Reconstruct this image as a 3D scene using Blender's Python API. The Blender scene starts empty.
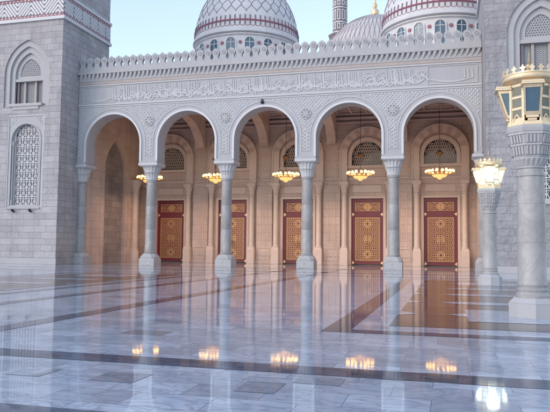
import bpy, bmesh, math, random
from mathutils import Vector, Matrix
random.seed(7)
PI = math.pi
S = bpy.context.scene
COL = S.collection

# ------------------------------------------------------------------ materials
def new_mat(name):
    m = bpy.data.materials.new(name); m.use_nodes = True
    nt = m.node_tree; b = nt.nodes['Principled BSDF']
    return m, nt, b
def N(nt, t, **kw):
    n = nt.nodes.new(t)
    for k, v in kw.items(): setattr(n, k, v)
    return n
def mathn(nt, op, a, b=None):
    n = N(nt, 'ShaderNodeMath', operation=op)
    for i, v in enumerate((a, b)):
        if v is None: continue
        if isinstance(v, (int, float)): n.inputs[i].default_value = v
        else: nt.links.new(v, n.inputs[i])
    return n.outputs[0]
def ramp(nt, fac, stops):
    r = N(nt, 'ShaderNodeValToRGB'); e = r.color_ramp.elements
    while len(e) < len(stops): e.new(0.5)
    for i, (p, c) in enumerate(stops):
        e[i].position = p; e[i].color = (*c, 1)
    nt.links.new(fac, r.inputs[0]); return r.outputs[0]
def mix(nt, fac, a, b, mode='MIX'):
    n = N(nt, 'ShaderNodeMix', data_type='RGBA', blend_type=mode)
    for sock, v in ((n.inputs[0], fac), (n.inputs[6], a), (n.inputs[7], b)):
        if isinstance(v, (int, float)): sock.default_value = v
        elif isinstance(v, tuple): sock.default_value = (*v, 1)
        else: nt.links.new(v, sock)
    return n.outputs[2]
def world_pos(nt): return N(nt, 'ShaderNodeNewGeometry').outputs['Position']
def noise(nt, vec, scale, detail=5, rough=0.55, dist=0.0):
    n = N(nt, 'ShaderNodeTexNoise'); n.inputs['Scale'].default_value = scale
    n.inputs['Detail'].default_value = detail; n.inputs['Roughness'].default_value = rough
    n.inputs['Distortion'].default_value = dist
    nt.links.new(vec, n.inputs['Vector']); return n.outputs[0]
def bump(nt, b, h, strength, dist, prev=None):
    n = N(nt, 'ShaderNodeBump'); n.inputs['Strength'].default_value = strength
    n.inputs['Distance'].default_value = dist
    nt.links.new(h, n.inputs['Height'])
    if prev: nt.links.new(prev, n.inputs['Normal'])
    nt.links.new(n.outputs[0], b.inputs['Normal']); return n.outputs[0]
def wall_uv(nt):
    s = N(nt, 'ShaderNodeSeparateXYZ'); nt.links.new(world_pos(nt), s.inputs[0])
    c = N(nt, 'ShaderNodeCombineXYZ')
    nt.links.new(mathn(nt, 'ADD', s.outputs[0], s.outputs[1]), c.inputs[0])
    nt.links.new(s.outputs[2], c.inputs[1]); return c.outputs[0]

def stone(name, c, var=0.10, nscale=0.7, rough=0.75, bstr=0.25, bscale=9, bdist=0.02, stain=0.0):
    m, nt, b = new_mat(name); p = world_pos(nt)
    lo = tuple(x*(1-var) for x in c); hi = tuple(min(1, x*(1+var)) for x in c)
    col = ramp(nt, noise(nt, p, nscale, 6), [(0.3, lo), (0.7, hi)])
    col = mix(nt, 0.35, col, ramp(nt, noise(nt, p, nscale*9, 4), [(0.3, lo), (0.7, hi)]))
    if stain:
        # vertical rain streaks: noise stretched along z
        mp = N(nt, 'ShaderNodeMapping'); mp.inputs['Scale'].default_value = (1.6, 1.6, 0.12)
        nt.links.new(p, mp.inputs[0])
        f = ramp(nt, noise(nt, mp.outputs[0], 1.3, 5), [(0.48, (0, 0, 0)), (0.72, (1, 1, 1))])
        col = mix(nt, mathn(nt, 'MULTIPLY', f, stain), col, tuple(x*0.62 for x in c))
    nt.links.new(col, b.inputs['Base Color']); b.inputs['Roughness'].default_value = rough
    bump(nt, b, noise(nt, p, bscale, 6), bstr, bdist)
    return m
def masonry(name, c, bw=1.15, rh=0.62, mortar=0.012, var=0.16, rough_b=0.5, bscale=5.5, mdark=0.7, bd=0.05):
    m, nt, b = new_mat(name); uv = wall_uv(nt); p = world_pos(nt)
    br = N(nt, 'ShaderNodeTexBrick'); br.offset = 0.38; br.offset_frequency = 2; br.squash = 1.45; br.squash_frequency = 3
    br.inputs['Scale'].default_value = 1; br.inputs['Brick Width'].default_value = bw
    br.inputs['Row Height'].default_value = rh; br.inputs['Mortar Size'].default_value = mortar
    br.inputs['Mortar Smooth'].default_value = 0.3; br.inputs['Bias'].default_value = 0
    br.inputs['Color1'].default_value = (*[x*(1-var) for x in c], 1)
    br.inputs['Color2'].default_value = (*[min(1, x*(1+var)) for x in c], 1)
    br.inputs['Mortar'].default_value = (*[x*mdark for x in c], 1)
    nt.links.new(uv, br.inputs['Vector'])
    n1 = noise(nt, p, 0.45, 6); n2 = noise(nt, p, bscale, 8, 0.65)
    col = mix(nt, 1.0, br.outputs[0], ramp(nt, n1, [(0.25, (0.84, 0.83, 0.84)), (0.75, (1.1, 1.08, 1.06))]), 'MULTIPLY')
    col = mix(nt, 0.5, col, mix(nt, 1.0, col, ramp(nt, n2, [(0.3, (0.78, 0.78, 0.78)), (0.7, (1.18, 1.18, 1.18))]), 'MULTIPLY'))
    mp = N(nt, 'ShaderNodeMapping'); mp.inputs['Scale'].default_value = (1.1, 1.1, 0.09)
    nt.links.new(p, mp.inputs[0])
    stn = ramp(nt, noise(nt, mp.outputs[0], 1.2, 6, 0.6), [(0.5, (1, 1, 1)), (0.75, (0.80, 0.79, 0.78))])
    col = mix(nt, 1.0, col, stn, 'MULTIPLY')
    nt.links.new(col, b.inputs['Base Color']); b.inputs['Roughness'].default_value = 0.85
    pr = bump(nt, b, n2, rough_b, bd)
    inv = mathn(nt, 'SUBTRACT', 1.0, br.outputs['Fac'])
    bump(nt, b, inv, 0.9, 0.035, pr)
    return m
def plain(name, c, rough=0.5, metal=0.0, var=0.08, nscale=6, emis=None, estr=0):
    m, nt, b = new_mat(name); p = world_pos(nt)
    lo = tuple(x*(1-var) for x in c); hi = tuple(min(1, x*(1+var)) for x in c)
    nt.links.new(ramp(nt, noise(nt, p, nscale, 5), [(0.3, lo), (0.7, hi)]), b.inputs['Base Color'])
    b.inputs['Roughness'].default_value = rough; b.inputs['Metallic'].default_value = metal
    if emis:
        b.inputs['Emission Color'].default_value = (*emis, 1); b.inputs['Emission Strength'].default_value = estr
    return m

def floor_mat(name, light, dark, bw, rh, var_white=True, rough=0.07, joint=0.55):
    m, nt, b = new_mat(name); p = world_pos(nt)
    br = N(nt, 'ShaderNodeTexBrick'); br.offset = 0.5; br.offset_frequency = 2
    br.inputs['Scale'].default_value = 1; br.inputs['Brick Width'].default_value = bw
    br.inputs['Row Height'].default_value = rh; br.inputs['Mortar Size'].default_value = 0.006
    br.inputs['Mortar Smooth'].default_value = 0.1; br.inputs['Bias'].default_value = 0
    br.inputs['Color1'].default_value = (0, 0, 0, 1); br.inputs['Color2'].default_value = (1, 1, 1, 1)
    br.inputs['Mortar'].default_value = (0.5, 0.5, 0.5, 1)
    mp = N(nt, 'ShaderNodeMapping'); mp.inputs['Location'].default_value = (0.18, 0.11, 0)
    nt.links.new(p, mp.inputs[0]); nt.links.new(mp.outputs[0], br.inputs['Vector'])
    slab = br.outputs[0]
    # veins: each slab shifts the noise so veins break at joints
    c = N(nt, 'ShaderNodeVectorMath', operation='MULTIPLY_ADD')
    nt.links.new(slab, c.inputs[0]); c.inputs[1].default_value = (37, 23, 11); nt.links.new(p, c.inputs[2])
    mp2 = N(nt, 'ShaderNodeMapping'); mp2.inputs['Scale'].default_value = (1.0, 2.3, 1); mp2.inputs['Rotation'].default_value = (0, 0, 0.5)
    nt.links.new(c.outputs[0], mp2.inputs[0])
    nv = noise(nt, mp2.outputs[0], 1.1, 8, 0.6, 1.2)
    vein = mathn(nt, 'ABSOLUTE', mathn(nt, 'SUBTRACT', nv, 0.5))
    veinf = ramp(nt, vein, [(0.0, (1, 1, 1)), (0.045, (0.18, 0.18, 0.18)), (0.13, (0, 0, 0))])
    cloud = noise(nt, mp2.outputs[0], 0.9, 5, 0.55, 0.6)
    if var_white:
        tone = ramp(nt, slab, [(0.0, tuple(x*0.74 for x in light)), (0.35, tuple(x*0.93 for x in light)), (0.7, light), (0.93, tuple(x*1.12 for x in light)), (0.98, tuple(x*1.05 for x in light)), (0.985, tuple(x*0.5 for x in light))])
    else:
        tone = ramp(nt, slab, [(0.0, tuple(x*0.7 for x in light)), (1.0, tuple(x*1.35 for x in light))])
    tone = mix(nt, 1.0, tone, ramp(nt, cloud, [(0.3, (0.82, 0.84, 0.87)), (0.7, (1.08, 1.07, 1.05))]), 'MULTIPLY')
    col = mix(nt, mathn(nt, 'MULTIPLY', veinf, 0.62), tone, dark)
    col = mix(nt, mathn(nt, 'MULTIPLY', br.outputs['Fac'], joint), col, tuple(x*0.35 for x in light))
    nt.links.new(col, b.inputs['Base Color'])
    rr = ramp(nt, noise(nt, p, 0.7, 7, 0.65), [(0.3, (rough*0.6,)*3), (0.6, (rough*1.0,)*3), (0.8, (rough*1.9,)*3)])
    nt.links.new(rr, b.inputs['Roughness'])
    # slabs lie a fraction out of level: reflections break slightly from slab to slab
    geo = N(nt, 'ShaderNodeNewGeometry')
    jit = N(nt, 'ShaderNodeTexWhiteNoise'); nt.links.new(slab, jit.inputs['Vector'])
    off = N(nt, 'ShaderNodeVectorMath', operation='MULTIPLY_ADD')
    sub = N(nt, 'ShaderNodeVectorMath', operation='SUBTRACT'); nt.links.new(jit.outputs['Color'], sub.inputs[0]); sub.inputs[1].default_value = (0.5, 0.5, 0.5)
    nt.links.new(sub.outputs[0], off.inputs[0]); off.inputs[1].default_value = (0.0022, 0.0022, 0); nt.links.new(geo.outputs['Normal'], off.inputs[2])
    bn = N(nt, 'ShaderNodeBump'); bn.inputs['Strength'].default_value = 0.05; bn.inputs['Distance'].default_value = 0.01
    nt.links.new(noise(nt, p, 2.2, 3), bn.inputs['Height']); nt.links.new(off.outputs[0], bn.inputs['Normal'])
    nt.links.new(bn.outputs[0], b.inputs['Normal'])
    b.inputs['Specular IOR Level'].default_value = 0.32
    return m

M = {}
M['marble'] = floor_mat('white_marble', (0.47, 0.52, 0.595), (0.21, 0.235, 0.29), 0.92, 0.63, True, 0.052, 0.75)
M['inlay'] = floor_mat('dark_granite', (0.06, 0.08, 0.125), (0.15, 0.17, 0.22), 1.1, 1.1, False, 0.06, 0.3)
M['greyslab'] = floor_mat('grey_veined_slab', (0.36, 0.395, 0.455), (0.13, 0.15, 0.19), 5, 5, False, 0.06, 0.0)
M['brown'] = floor_mat('brown_granite', (0.105, 0.072, 0.066), (0.06, 0.045, 0.045), 0.9, 0.6, False, 0.12, 0.3)
M['ground'] = stone('pale_ground', (0.3, 0.28, 0.26))
M['tower'] = masonry('tower_stone', (0.42, 0.41, 0.42), 1.25, 0.62, 0.016, 0.10, 0.8, 4.5, 0.72, 0.08)
M['tower_rough'] = masonry('rough_tower_stone', (0.41, 0.405, 0.42), 1.2, 0.58, 0.016, 0.08, 1.0, 2.6, 0.78, 0.28)
M['dressed'] = stone('dressed_stone', (0.415, 0.41, 0.415), 0.08)
M['facade'] = stone('facade_stone', (0.42, 0.42, 0.435), 0.07, 0.5, 0.8, 0.3, 7, 0.02, 0.18)
M['carve'] = stone('carved_stone', (0.52, 0.52, 0.53), 0.06, 0.6, 0.7)
M['white'] = stone('white_stone', (0.60, 0.60, 0.61), 0.06, 0.8, 0.6)
M['shaft'] = stone('column_marble', (0.365, 0.355, 0.35), 0.2, 0.9, 0.45, 0.15, 8, 0.01, 0.35)
def vein(mname, c):
    m = M[mname]; nt = m.node_tree; b = nt.nodes['Principled BSDF']; src = b.inputs['Base Color'].links[0].from_socket
    mp = N(nt, 'ShaderNodeMapping'); mp.inputs['Rotation'].default_value = (0.5, 0.7, 0.2); mp.inputs['Scale'].default_value = (1, 1, 0.5)
    nt.links.new(world_pos(nt), mp.inputs[0])
    v = mathn(nt, 'ABSOLUTE', mathn(nt, 'SUBTRACT', noise(nt, mp.outputs[0], 1.3, 8, 0.62, 1.0), 0.5))
    f = ramp(nt, v, [(0.0, (0.36,)*3), (0.03, (0.14,)*3), (0.09, (0, 0, 0))])
    nt.links.new(mix(nt, f, src, c), b.inputs['Base Color'])
vein('shaft', (0.2, 0.19, 0.2))
M['warm'] = masonry('gallery_stone', (0.60, 0.49, 0.435), 1.6, 0.9, 0.008, 0.06, 0.2, 6, 0.78, 0.02)
M['warmcarve'] = stone('gallery_carved_stone', (0.64, 0.535, 0.48), 0.08)
M['vouss'] = stone('dark_voussoir_stone', (0.52, 0.40, 0.35), 0.08)
M['warmshaft'] = stone('gallery_marble', (0.62, 0.53, 0.47), 0.1, 1.2, 0.4)
M['ceil'] = stone('ceiling_panels', (0.44, 0.33, 0.32), 0.1)
M['ceilbeam'] = stone('ceiling_beams', (0.55, 0.44, 0.42), 0.1)
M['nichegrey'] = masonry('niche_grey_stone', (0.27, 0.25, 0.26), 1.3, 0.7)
M['maroon'] = plain('maroon_lacquer', (0.15, 0.02, 0.036), 0.35)
M['gold'] = plain('gilded_lattice', (0.58, 0.35, 0.175), 0.4, 0.35, 0.12)
M['brass'] = plain('pale_gilt_metal', (0.72, 0.57, 0.38), 0.34, 0.4, 0.10)
M['brassdark'] = plain('tarnished_gilt_metal', (0.45, 0.36, 0.24), 0.4, 0.6, 0.2)
M['glass'] = plain('dark_window_glass', (0.03, 0.055, 0.08), 0.06, 0, 0.1)
M['bluepane'] = plain('blue_glass', (0.09, 0.15, 0.20), 0.08)
M['fret'] = plain('green_grey_fret_panel', (0.20, 0.20, 0.16), 0.5, 0.2, 0.15, 40)
M['lattpane'] = plain('blue_lattice_backing', (0.20, 0.25, 0.31), 0.4)
M['grilleback'] = plain('dark_grille_backing', (0.09, 0.10, 0.13), 0.5)
M['pink'] = stone('pink_stone', (0.36, 0.155, 0.185), 0.12, 1.5)
M['mauve'] = stone('mauve_stone', (0.25, 0.20, 0.22), 0.12, 1.5)
M['rust'] = stone('rust_stone', (0.41, 0.355, 0.33), 0.12, 1.0)
M['dome'] = stone('dome_plaster', (0.66, 0.66, 0.67), 0.08, 0.3, 0.75, 0.2, 5, 0.02, 0.25)
M['domeline'] = plain('dome_brown_line', (0.21, 0.155, 0.175), 0.8)
M['domepink'] = plain('dome_pink_line', (0.31, 0.12, 0.175), 0.8)
M['fardome'] = stone('far_dome_plaster', (0.50, 0.48, 0.48), 0.08, 0.2)
M['farline'] = plain('far_dome_line', (0.31, 0.26, 0.265), 0.8)
M['brick'] = masonry('minaret_brick', (0.23, 0.20, 0.225), 0.5, 0.2, 0.02)
M['bulb'] = plain('lit_bulb', (0.9, 0.7, 0.4), 0.4, 0, 0, 5, (1.0, 0.56, 0.14), 2.4)
M['bowl'] = plain('lit_amber_bowl', (0.8, 0.5, 0.2), 0.4, 0, 0, 5, (1.0, 0.50, 0.16), 0.45)
M['lampglow'] = plain('lit_lantern_glass', (0.9, 0.95, 0.95), 0.3, 0, 0, 5, (0.70, 1.0, 0.98), 4)
M['fretbloom'] = plain('fret_bloom_glow', (0.9, 0.95, 0.95), 0.3, 0, 0, 5, (0.68, 1.0, 0.97), 0.35)  # faint emission put on the fret panels to stand for the lantern's bloom
M['black'] = plain('black_plastic', (0.02, 0.02, 0.025), 0.4)
M['iron'] = plain('dark_bronze_rod', (0.12, 0.08, 0.05), 0.5, 0.6)

# ------------------------------------------------------------------ mesh helpers
def quad(bm, *pts):
    try: return bm.faces.new([bm.verts.new(p) for p in pts])
    except ValueError: return None
def box(bm, x0, x1, y0, y1, z0, z1, bev=0.0):
    r = bmesh.ops.create_cube(bm, size=1)
    for v in r['verts']:
        v.co = Vector(((x0+x1)/2+v.co.x*(x1-x0), (y0+y1)/2+v.co.y*(y1-y0), (z0+z1)/2+v.co.z*(z1-z0)))
    if bev:
        es = list({e for v in r['verts'] for e in v.link_edges})
        bmesh.ops.bevel(bm, geom=es, offset=bev, segments=2, affect='EDGES', profile=0.6)
def prism(bm, pts, y0, y1):
    """polygon in the x-z plane given thickness along y"""
    a = [bm.verts.new((x, y0, z)) for x, z in pts]; b = [bm.verts.new((x, y1, z)) for x, z in pts]
    bm.faces.new(a); bm.faces.new(b[::-1])
    n = len(pts)
    for i in range(n): bm.faces.new((a[i], b[i], b[(i+1) % n], a[(i+1) % n]))
def zprism(bm, pts, z0, z1, pts2=None):
    pts2 = pts2 or pts
    a = [bm.verts.new((x, y, z0)) for x, y in pts]; b = [bm.verts.new((x, y, z1)) for x, y in pts2]
    bm.faces.new(a[::-1]); bm.faces.new(b)
    n = len(pts)
    for i in range(n): bm.faces.new((a[i], a[(i+1) % n], b[(i+1) % n], b[i]))
def lathe(bm, prof, cx=0, cy=0, seg=32, a0=0.0, cap=True):
    rings = []
    for r, z in prof:
        rings.append([bm.verts.new((cx+r*math.cos(a0+2*PI*i/seg), cy+r*math.sin(a0+2*PI*i/seg), z)) for i in range(seg)])
    for k in range(len(rings)-1):
        for i in range(seg):
            bm.faces.new((rings[k][i], rings[k][(i+1) % seg], rings[k+1][(i+1) % seg], rings[k+1][i]))
    if cap:
        bm.faces.new(rings[0][::-1]); bm.faces.new(rings[-1])
def tube(bm, pts, r, seg=5, closed=False):
    pts = [Vector(p) for p in pts]; n = len(pts); rings = []
    for i, p in enumerate(pts):
        a = pts[(i-1) % n] if (closed or i > 0) else p
        c = pts[(i+1) % n] if (closed or i < n-1) else p
        d = (c-a).normalized(); u = d.orthogonal().normalized()
        if abs(d.z) < 0.95: u = d.cross(Vector((0, 0, 1))).normalized()
        w = d.cross(u)
        rings.append([bm.verts.new(p+(u*math.cos(2*PI*k/seg)+w*math.sin(2*PI*k/seg))*r) for k in range(seg)])
    for i in range(n if closed else n-1):
        A, B = rings[i], rings[(i+1) % n]
        for k in range(seg): bm.faces.new((A[k], A[(k+1) % seg], B[(k+1) % seg], B[k]))
    if not closed: bm.faces.new(rings[0][::-1]); bm.faces.new(rings[-1])
def bar(bm, p, q, w, y0, y1):
    """flat bar in the x-z plane"""
    px, pz = p; qx, qz = q; L = math.hypot(qx-px, qz-pz)
    if L < 1e-4: return
    nx, nz = -(qz-pz)/L*w/2, (qx-px)/L*w/2; y0 = y0+random.uniform(-0.003, 0.003)
    prism(bm, [(px+nx, pz+nz), (px-nx, pz-nz), (qx-nx, qz-nz), (qx+nx, qz+nz)], y0, y1)
def ring2d(bm, cx, cz, r, w, y0, y1, seg=14, a0=0, a1=2*PI):
    full = abs(a1-a0-2*PI) < 1e-6; n = seg if full else seg+1; y0 = y0+random.uniform(-0.003, 0.003); R = []
    for i in range(n):
        a = a0+(a1-a0)*i/seg; c, s = math.cos(a), math.sin(a)
        R.append([bm.verts.new((cx+q*c, y, cz+q*s)) for q, y in ((r-w/2, y1), (r-w/2, y0), (r+w/2, y0), (r+w/2, y1))])
    for i in range(n if full else n-1):
        A_, B_ = R[i], R[(i+1) % n]
        for k in range(3): bm.faces.new((A_[k], A_[k+1], B_[k+1], B_[k]))
    if not full: bm.faces.new(R[0]); bm.faces.new(R[-1][::-1])
def BM(): return bmesh.new()
def obj(name, bm, mat, parent=None, loc=None, smooth=False, world=True):
    """link a bmesh as ONE mesh object; mesh is given in world coordinates and moved to the parent's frame"""
    off = Vector((0, 0, 0))
    p = parent
    while p is not None: off += p.location; p = p.parent
    if loc is not None: off += Vector(loc)
    if world: bmesh.ops.translate(bm, verts=bm.verts, vec=-off)
    bmesh.ops.recalc_face_normals(bm, faces=bm.faces)
    me = bpy.data.meshes.new(name); bm.to_mesh(me); bm.free()
    mats = mat if isinstance(mat, list) else [mat]
    for m in mats: me.materials.append(M[m])
    if smooth:
        for f in me.polygons: f.use_smooth = True
        try: me.set_sharp_from_angle(angle=math.radians(35))
        except Exception: pass
    o = bpy.data.objects.new(name, me); COL.objects.link(o)
    if parent: o.parent = parent
    if loc is not None: o.location = loc
    return o
def thing(name, label, cat, loc=(0, 0, 0), group=None):
    o = bpy.data.objects.new(name, None); COL.objects.link(o); o.location = loc
    o.empty_display_size = 0.3
    o['label'] = label; o['category'] = cat
    if group: o['group'] = group
    return o
def tag(o, label, cat, group=None):
    o['label'] = label; o['category'] = cat
    if group: o['group'] = group
    return o
def copy_tree(o, parent=None):
    c = o.copy(); COL.objects.link(c); c.parent = parent
    for ch in list(o.children): copy_tree(ch, c)
    return c
def struct(name, bm, mat):
    o = obj(name, bm, mat); o['kind'] = 'structure'; return o

# pointed / round arch profiles ------------------------------------------------
def pointed(a, zs, za, n=10):
    """list of (dx, z) from -a to a"""
    h = za-zs; R = (a*a+h*h)/(2*a); out = []
    for i in range(2*n+1):
        t = -1+i/n; x = a*math.copysign(abs(math.sin(t*PI/2)), t)
        out.append((x, zs+math.sqrt(max(0, R*R-(abs(x)+R-a)**2))))
    return out
def round_arch(a, zs, n=14):
    return [(-a*math.cos(PI*i/(2*n)), zs+a*math.sin(PI*i/(2*n))) for i in range(2*n+1)]
def wall_strip(bm, x0, x1, zb, zt, y, holes, depth=0.0, P=None):
    """front of a wall on plane y with arched holes: holes = (cx, zlo, profile[(dx,z)]); reveals go back by depth.
    P maps (x, y, z) to a world point"""
    P = P or (lambda x, y, z: (x, y, z))
    cur = x0
    for cx, zlo, prof in sorted(holes, key=lambda h: h[0]):
        xl, xr = cx+prof[0][0], cx+prof[-1][0]
        if xl > cur: quad(bm, P(cur, y, zb), P(xl, y, zb), P(xl, y, zt), P(cur, y, zt))
        for (a, za), (b, zb2) in zip(prof, prof[1:]):
            quad(bm, P(cx+a, y, za), P(cx+b, y, zb2), P(cx+b, y, zt), P(cx+a, y, zt))
            if depth: quad(bm, P(cx+a, y, za), P(cx+b, y, zb2), P(cx+b, y+depth, zb2), P(cx+a, y+depth, za))
        if zlo > zb:
            quad(bm, P(xl, y, zb), P(xr, y, zb), P(xr, y, zlo), P(xl, y, zlo))
            if depth: quad(bm, P(xl, y, zlo), P(xr, y, zlo), P(xr, y+depth, zlo), P(xl, y+depth, zlo))
        if depth:
            quad(bm, P(xl, y, zlo), P(xl, y, prof[0][1]), P(xl, y+depth, prof[0][1]), P(xl, y+depth, zlo))
            quad(bm, P(xr, y, zlo), P(xr, y, prof[-1][1]), P(xr, y+depth, prof[-1][1]), P(xr, y+depth, zlo))
        cur = xr
    if cur < x1: quad(bm, P(cur, y, zb), P(x1, y, zb), P(x1, y, zt), P(cur, y, zt))
def arch_band(bm, cx, prof, w, y0, y1, legs_to=None):
    """moulding that follows an arch profile; w is its width outwards"""
    pts = [(cx+x, z) for x, z in prof]
    if legs_to is not None: pts = [(pts[0][0], legs_to)]+pts+[(pts[-1][0], legs_to)]
    outer = []
    for i, (x, z) in enumerate(pts):
        a = pts[max(0, i-1)]; b = pts[min(len(pts)-1, i+1)]
        tx, tz = b[0]-a[0], b[1]-a[1]; L = math.hypot(tx, tz) or 1
        outer.append((x-tz/L*w, z+tx/L*w))
    for i in range(len(pts)-1):
        prism(bm, [pts[i], pts[i+1], outer[i+1], outer[i]], y0, y1)

# ------------------------------------------------------------------ floor
bm = BM(); quad(bm, (-900, -300, -0.03), (900, -300, -0.03), (900, 1500, -0.03), (-900, 1500, -0.03)); struct('ground', bm, 'ground')
bm = BM(); quad(bm, (-75, -25, 0), (45, -25, 0), (45, 72, 0), (-75, 72, 0)); struct('courtyard_floor', bm, 'marble')
Z1 = 0.004
def sheet(name, rects, mat, z=Z1):
    bm = BM()
    for x0, x1, y0, y1 in rects: quad(bm, (x0, y0, z), (x1, y0, z), (x1, y1, z), (x0, y1, z))
    return struct(name, bm, mat)
sheet('floor_strip', [(-60, 40, 8.42, 9.0)], 'inlay')
sheet('floor_strip', [(-60, 40, 5.28, 5.88)], 'inlay')
sheet('floor_strip', [(-9.03, -8.45, 9.6, 56.0)], 'inlay')
sheet('floor_strip', [(-12.83, -12.27, 9.6, 56.0)], 'inlay')
for x0, x1, y0, y1 in ((-2.43, -1.93, 7.17, 7.78), (-1.87, -1.27, 7.84, 8.29), (-4.35, -3.74, 7.2, 7.8), (-5.55, -5.05, 7.2, 7.75)):
    sheet('dark_slab', [(x0, x1, y0, y1)], 'greyslab')
# the carpet-like inlay round the lantern pillars: dark frame, brown field, white notches
def carpet(cx, y0, y1, piers):
    hw = 4.6
    sheet('carpet_frame', [(cx-hw, cx+hw, y0, y0+0.5), (cx-hw, cx+hw, y1-0.5, y1), (cx-hw, cx-hw+0.55, y0+0.5, y1-0.5), (cx+hw-0.55, cx+hw, y0+0.5, y1-0.5)], 'inlay')
    b = BM(); f = 3.35
    quad(b, (cx-f, y0+1.45, Z1), (cx+f, y0+1.45, Z1), (cx+f, y1-1.45, Z1), (cx-f, y1-1.45, Z1))
    struct('carpet_field', b, 'brown')
    b = BM(); z = 2*Z1
    for py in piers:
        quad(b, (cx-1.62, py-1.85, z), (cx+1.62, py-1.85, z), (cx+1.62, py+1.35, z), (cx-1.62, py+1.35, z))
        for s in (-1, 1):
            t = (cx+s*1.62, py-0.75, z); u = (cx+s*1.62, py+0.25, z); w = (cx+s*2.1, py-0.25, z)
            b.faces.new([b.verts.new(p) for p in ((t, w, u) if s > 0 else (t, u, w))])
    k = 0; yy = y0+4.45
    while yy < y1-1.6:
        near = any(abs(yy-p) < 1.5 for p in piers)
        for s in (-1, 1):
            pts = [(cx+s*3.36, yy-0.6, z), (cx+s*2.85, yy, z), (cx+s*3.36, yy+0.6, z)]
            b.faces.new([b.verts.new(p) for p in pts])
            if not near:
                pts = [(cx+s*0.0, yy-0.55, z), (cx+s*1.75, yy-0.55, z), (cx+s*2.35, yy, z), (cx+s*1.75, yy+0.55, z), (cx+s*0.0, yy+0.55, z)]
                b.faces.new([b.verts.new(p) for p in pts])
        yy += 4.05
    for f in b.faces:
        if f.normal.z < 0: f.normal_flip()
    struct('carpet_notches', b, 'marble')
carpet(2.1, 12.92, 39.4, (17.7, 34.6))
carpet(-19.5, 12.92, 39.4, (17.7, 34.6))
carpet(-41.5, 12.92, 39.4, (17.7, 34.6))
sheet('floor_strip', [(-60, 40, 41.2, 41.7)], 'inlay')
sheet('floor_strip', [(-36, 3, 46.0, 46.9)], 'brown')
sheet('floor_strip', [(-36, 3, 51.2, 51.6)], 'inlay')
sheet('floor_strip', [(-36, 3, 55.0, 55.9)], 'brown')

# ------------------------------------------------------------------ arcade building
XC = [-36.2+7.9*i for i in range(6)]            # column axes
BC = [(XC[i]+XC[i+1])/2 for i in range(5)]      # bay centres
YF, YA, YB = 56.85, 57.7, 71.0                  # facade plane, column axis, back wall
YI = 58.5
AR, AZ = 2.98, 12.05
ZSPR = 10.2
A = thing('arcade_building', 'long pale stone arcade of five round arches on white columns, crenellated top, maroon doors inside', 'building', (-16.45, YA, 0))
X0, X1 = -36.25, 3.02
bm = BM()
holes = [(c, ZSPR, round_arch(AR, AZ)) for c in BC]
wall_strip(bm, X0, X1, ZSPR, 19.0, YF, holes, YI-YF)
wall_strip(bm, X0, X1, ZSPR, 19.0, YI, holes)
for i in range(6):                               # undersides of the imposts
    l = XC[i]-(7.9/2-AR) if i else X0; r = XC[i]+(7.9/2-AR) if i < 5 else X1
    quad(bm, (l, YF, ZSPR), (r, YF, ZSPR), (r, YI, ZSPR), (l, YI, ZSPR))
obj('facade_wall', bm, 'facade', A)
for c in BC:
    bm = BM(); arch_band(bm, c, round_arch(AR, AZ, 20), 0.2, YF-0.10, YF-0.003, ZSPR+0.02)
    obj('arch_moulding', bm, 'white', A)
    bm = BM(); arch_band(bm, c, round_arch(AR+0.52, AZ, 20), 0.08, YF-0.05, YF-0.003, ZSPR+0.5)
    obj('outer_arch_moulding', bm, 'carve', A)
# imposts: flat block with a framed carved panel on every arch leg
for i in range(6):
    bm = BM(); bc = BM()
    l = XC[i]-0.97 if i else X0+0.02; r = XC[i]+0.97 if i < 5 else X1-0.04
    box(bm, l, r, YF-0.12, YI+0.1, ZSPR-0.16, ZSPR+0.03, 0.02)
    if 0 < i < 5:
        x0, x1, z0, z1 = XC[i]-0.42, XC[i]+0.42, ZSPR+0.42, ZSPR+2.4
        for q in range(6):
            z = z0+0.17+q*0.33
            for s in (-1, 1):
                bar(bc, (XC[i]+s*0.32, z), (XC[i], z+0.3), 0.09, YF-0.05, YF-0.004)
                bar(bc, (XC[i]+s*0.32, z), (XC[i], z-0.05), 0.05, YF-0.045, YF-0.004)
    obj('impost_block', bm, 'dressed', A)
    if len(bc.faces): obj('carved_leg_panel', bc, 'carve', A)
    else: bc.free()
# carved diaper of small raised diamonds over the spandrels
sb = [BM() for _ in range(6)]; dx, dz = 0.335, 0.36
zz = 11.0; row = 0
while zz < 15.75:
    x = X0+0.25+(dx/2 if row % 2 else 0)
    while x < X1-0.2:
        k = min(range(5), key=lambda j: abs(x-BC[j])); ddx = x-BC[k]
        inside = (math.hypot(ddx, zz-AZ) < AR+0.72) if zz > AZ else abs(ddx) < AR+0.72
        if not inside:
            a, h, j = 0.135, 0.145, random.uniform(0.02, 0.05)
            bm = sb[min(range(6), key=lambda q: abs(x-XC[q]))]
            y0 = YF-0.002; t = bm.verts.new((x, YF-0.035-j, zz))
            cs = [bm.verts.new(p) for p in ((x-a, y0, zz), (x, y0, zz-h), (x+a, y0, zz), (x, y0, zz+h))]
            for q in range(4): bm.faces.new((t, cs[q], cs[(q+1) % 4]))
        x += dx
    zz += dz/2; row += 1
for bm in sb: obj('carved_lattice', bm, 'carve', A)
for c in XC[1:5]:                                 # flower medallion in each spandrel
    bm = BM()
    for k in range(8):
        a = k*PI/4; bar(bm, (c, 14.2), (c+0.42*math.cos(a), 14.2+0.42*math.sin(a)), 0.16, YF-0.1, YF-0.004)
    ring2d(bm, c, 14.2, 0.46, 0.1, YF-0.09, YF-0.004, 16)
    obj('spandrel_medallion', bm, 'dressed', A)
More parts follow.
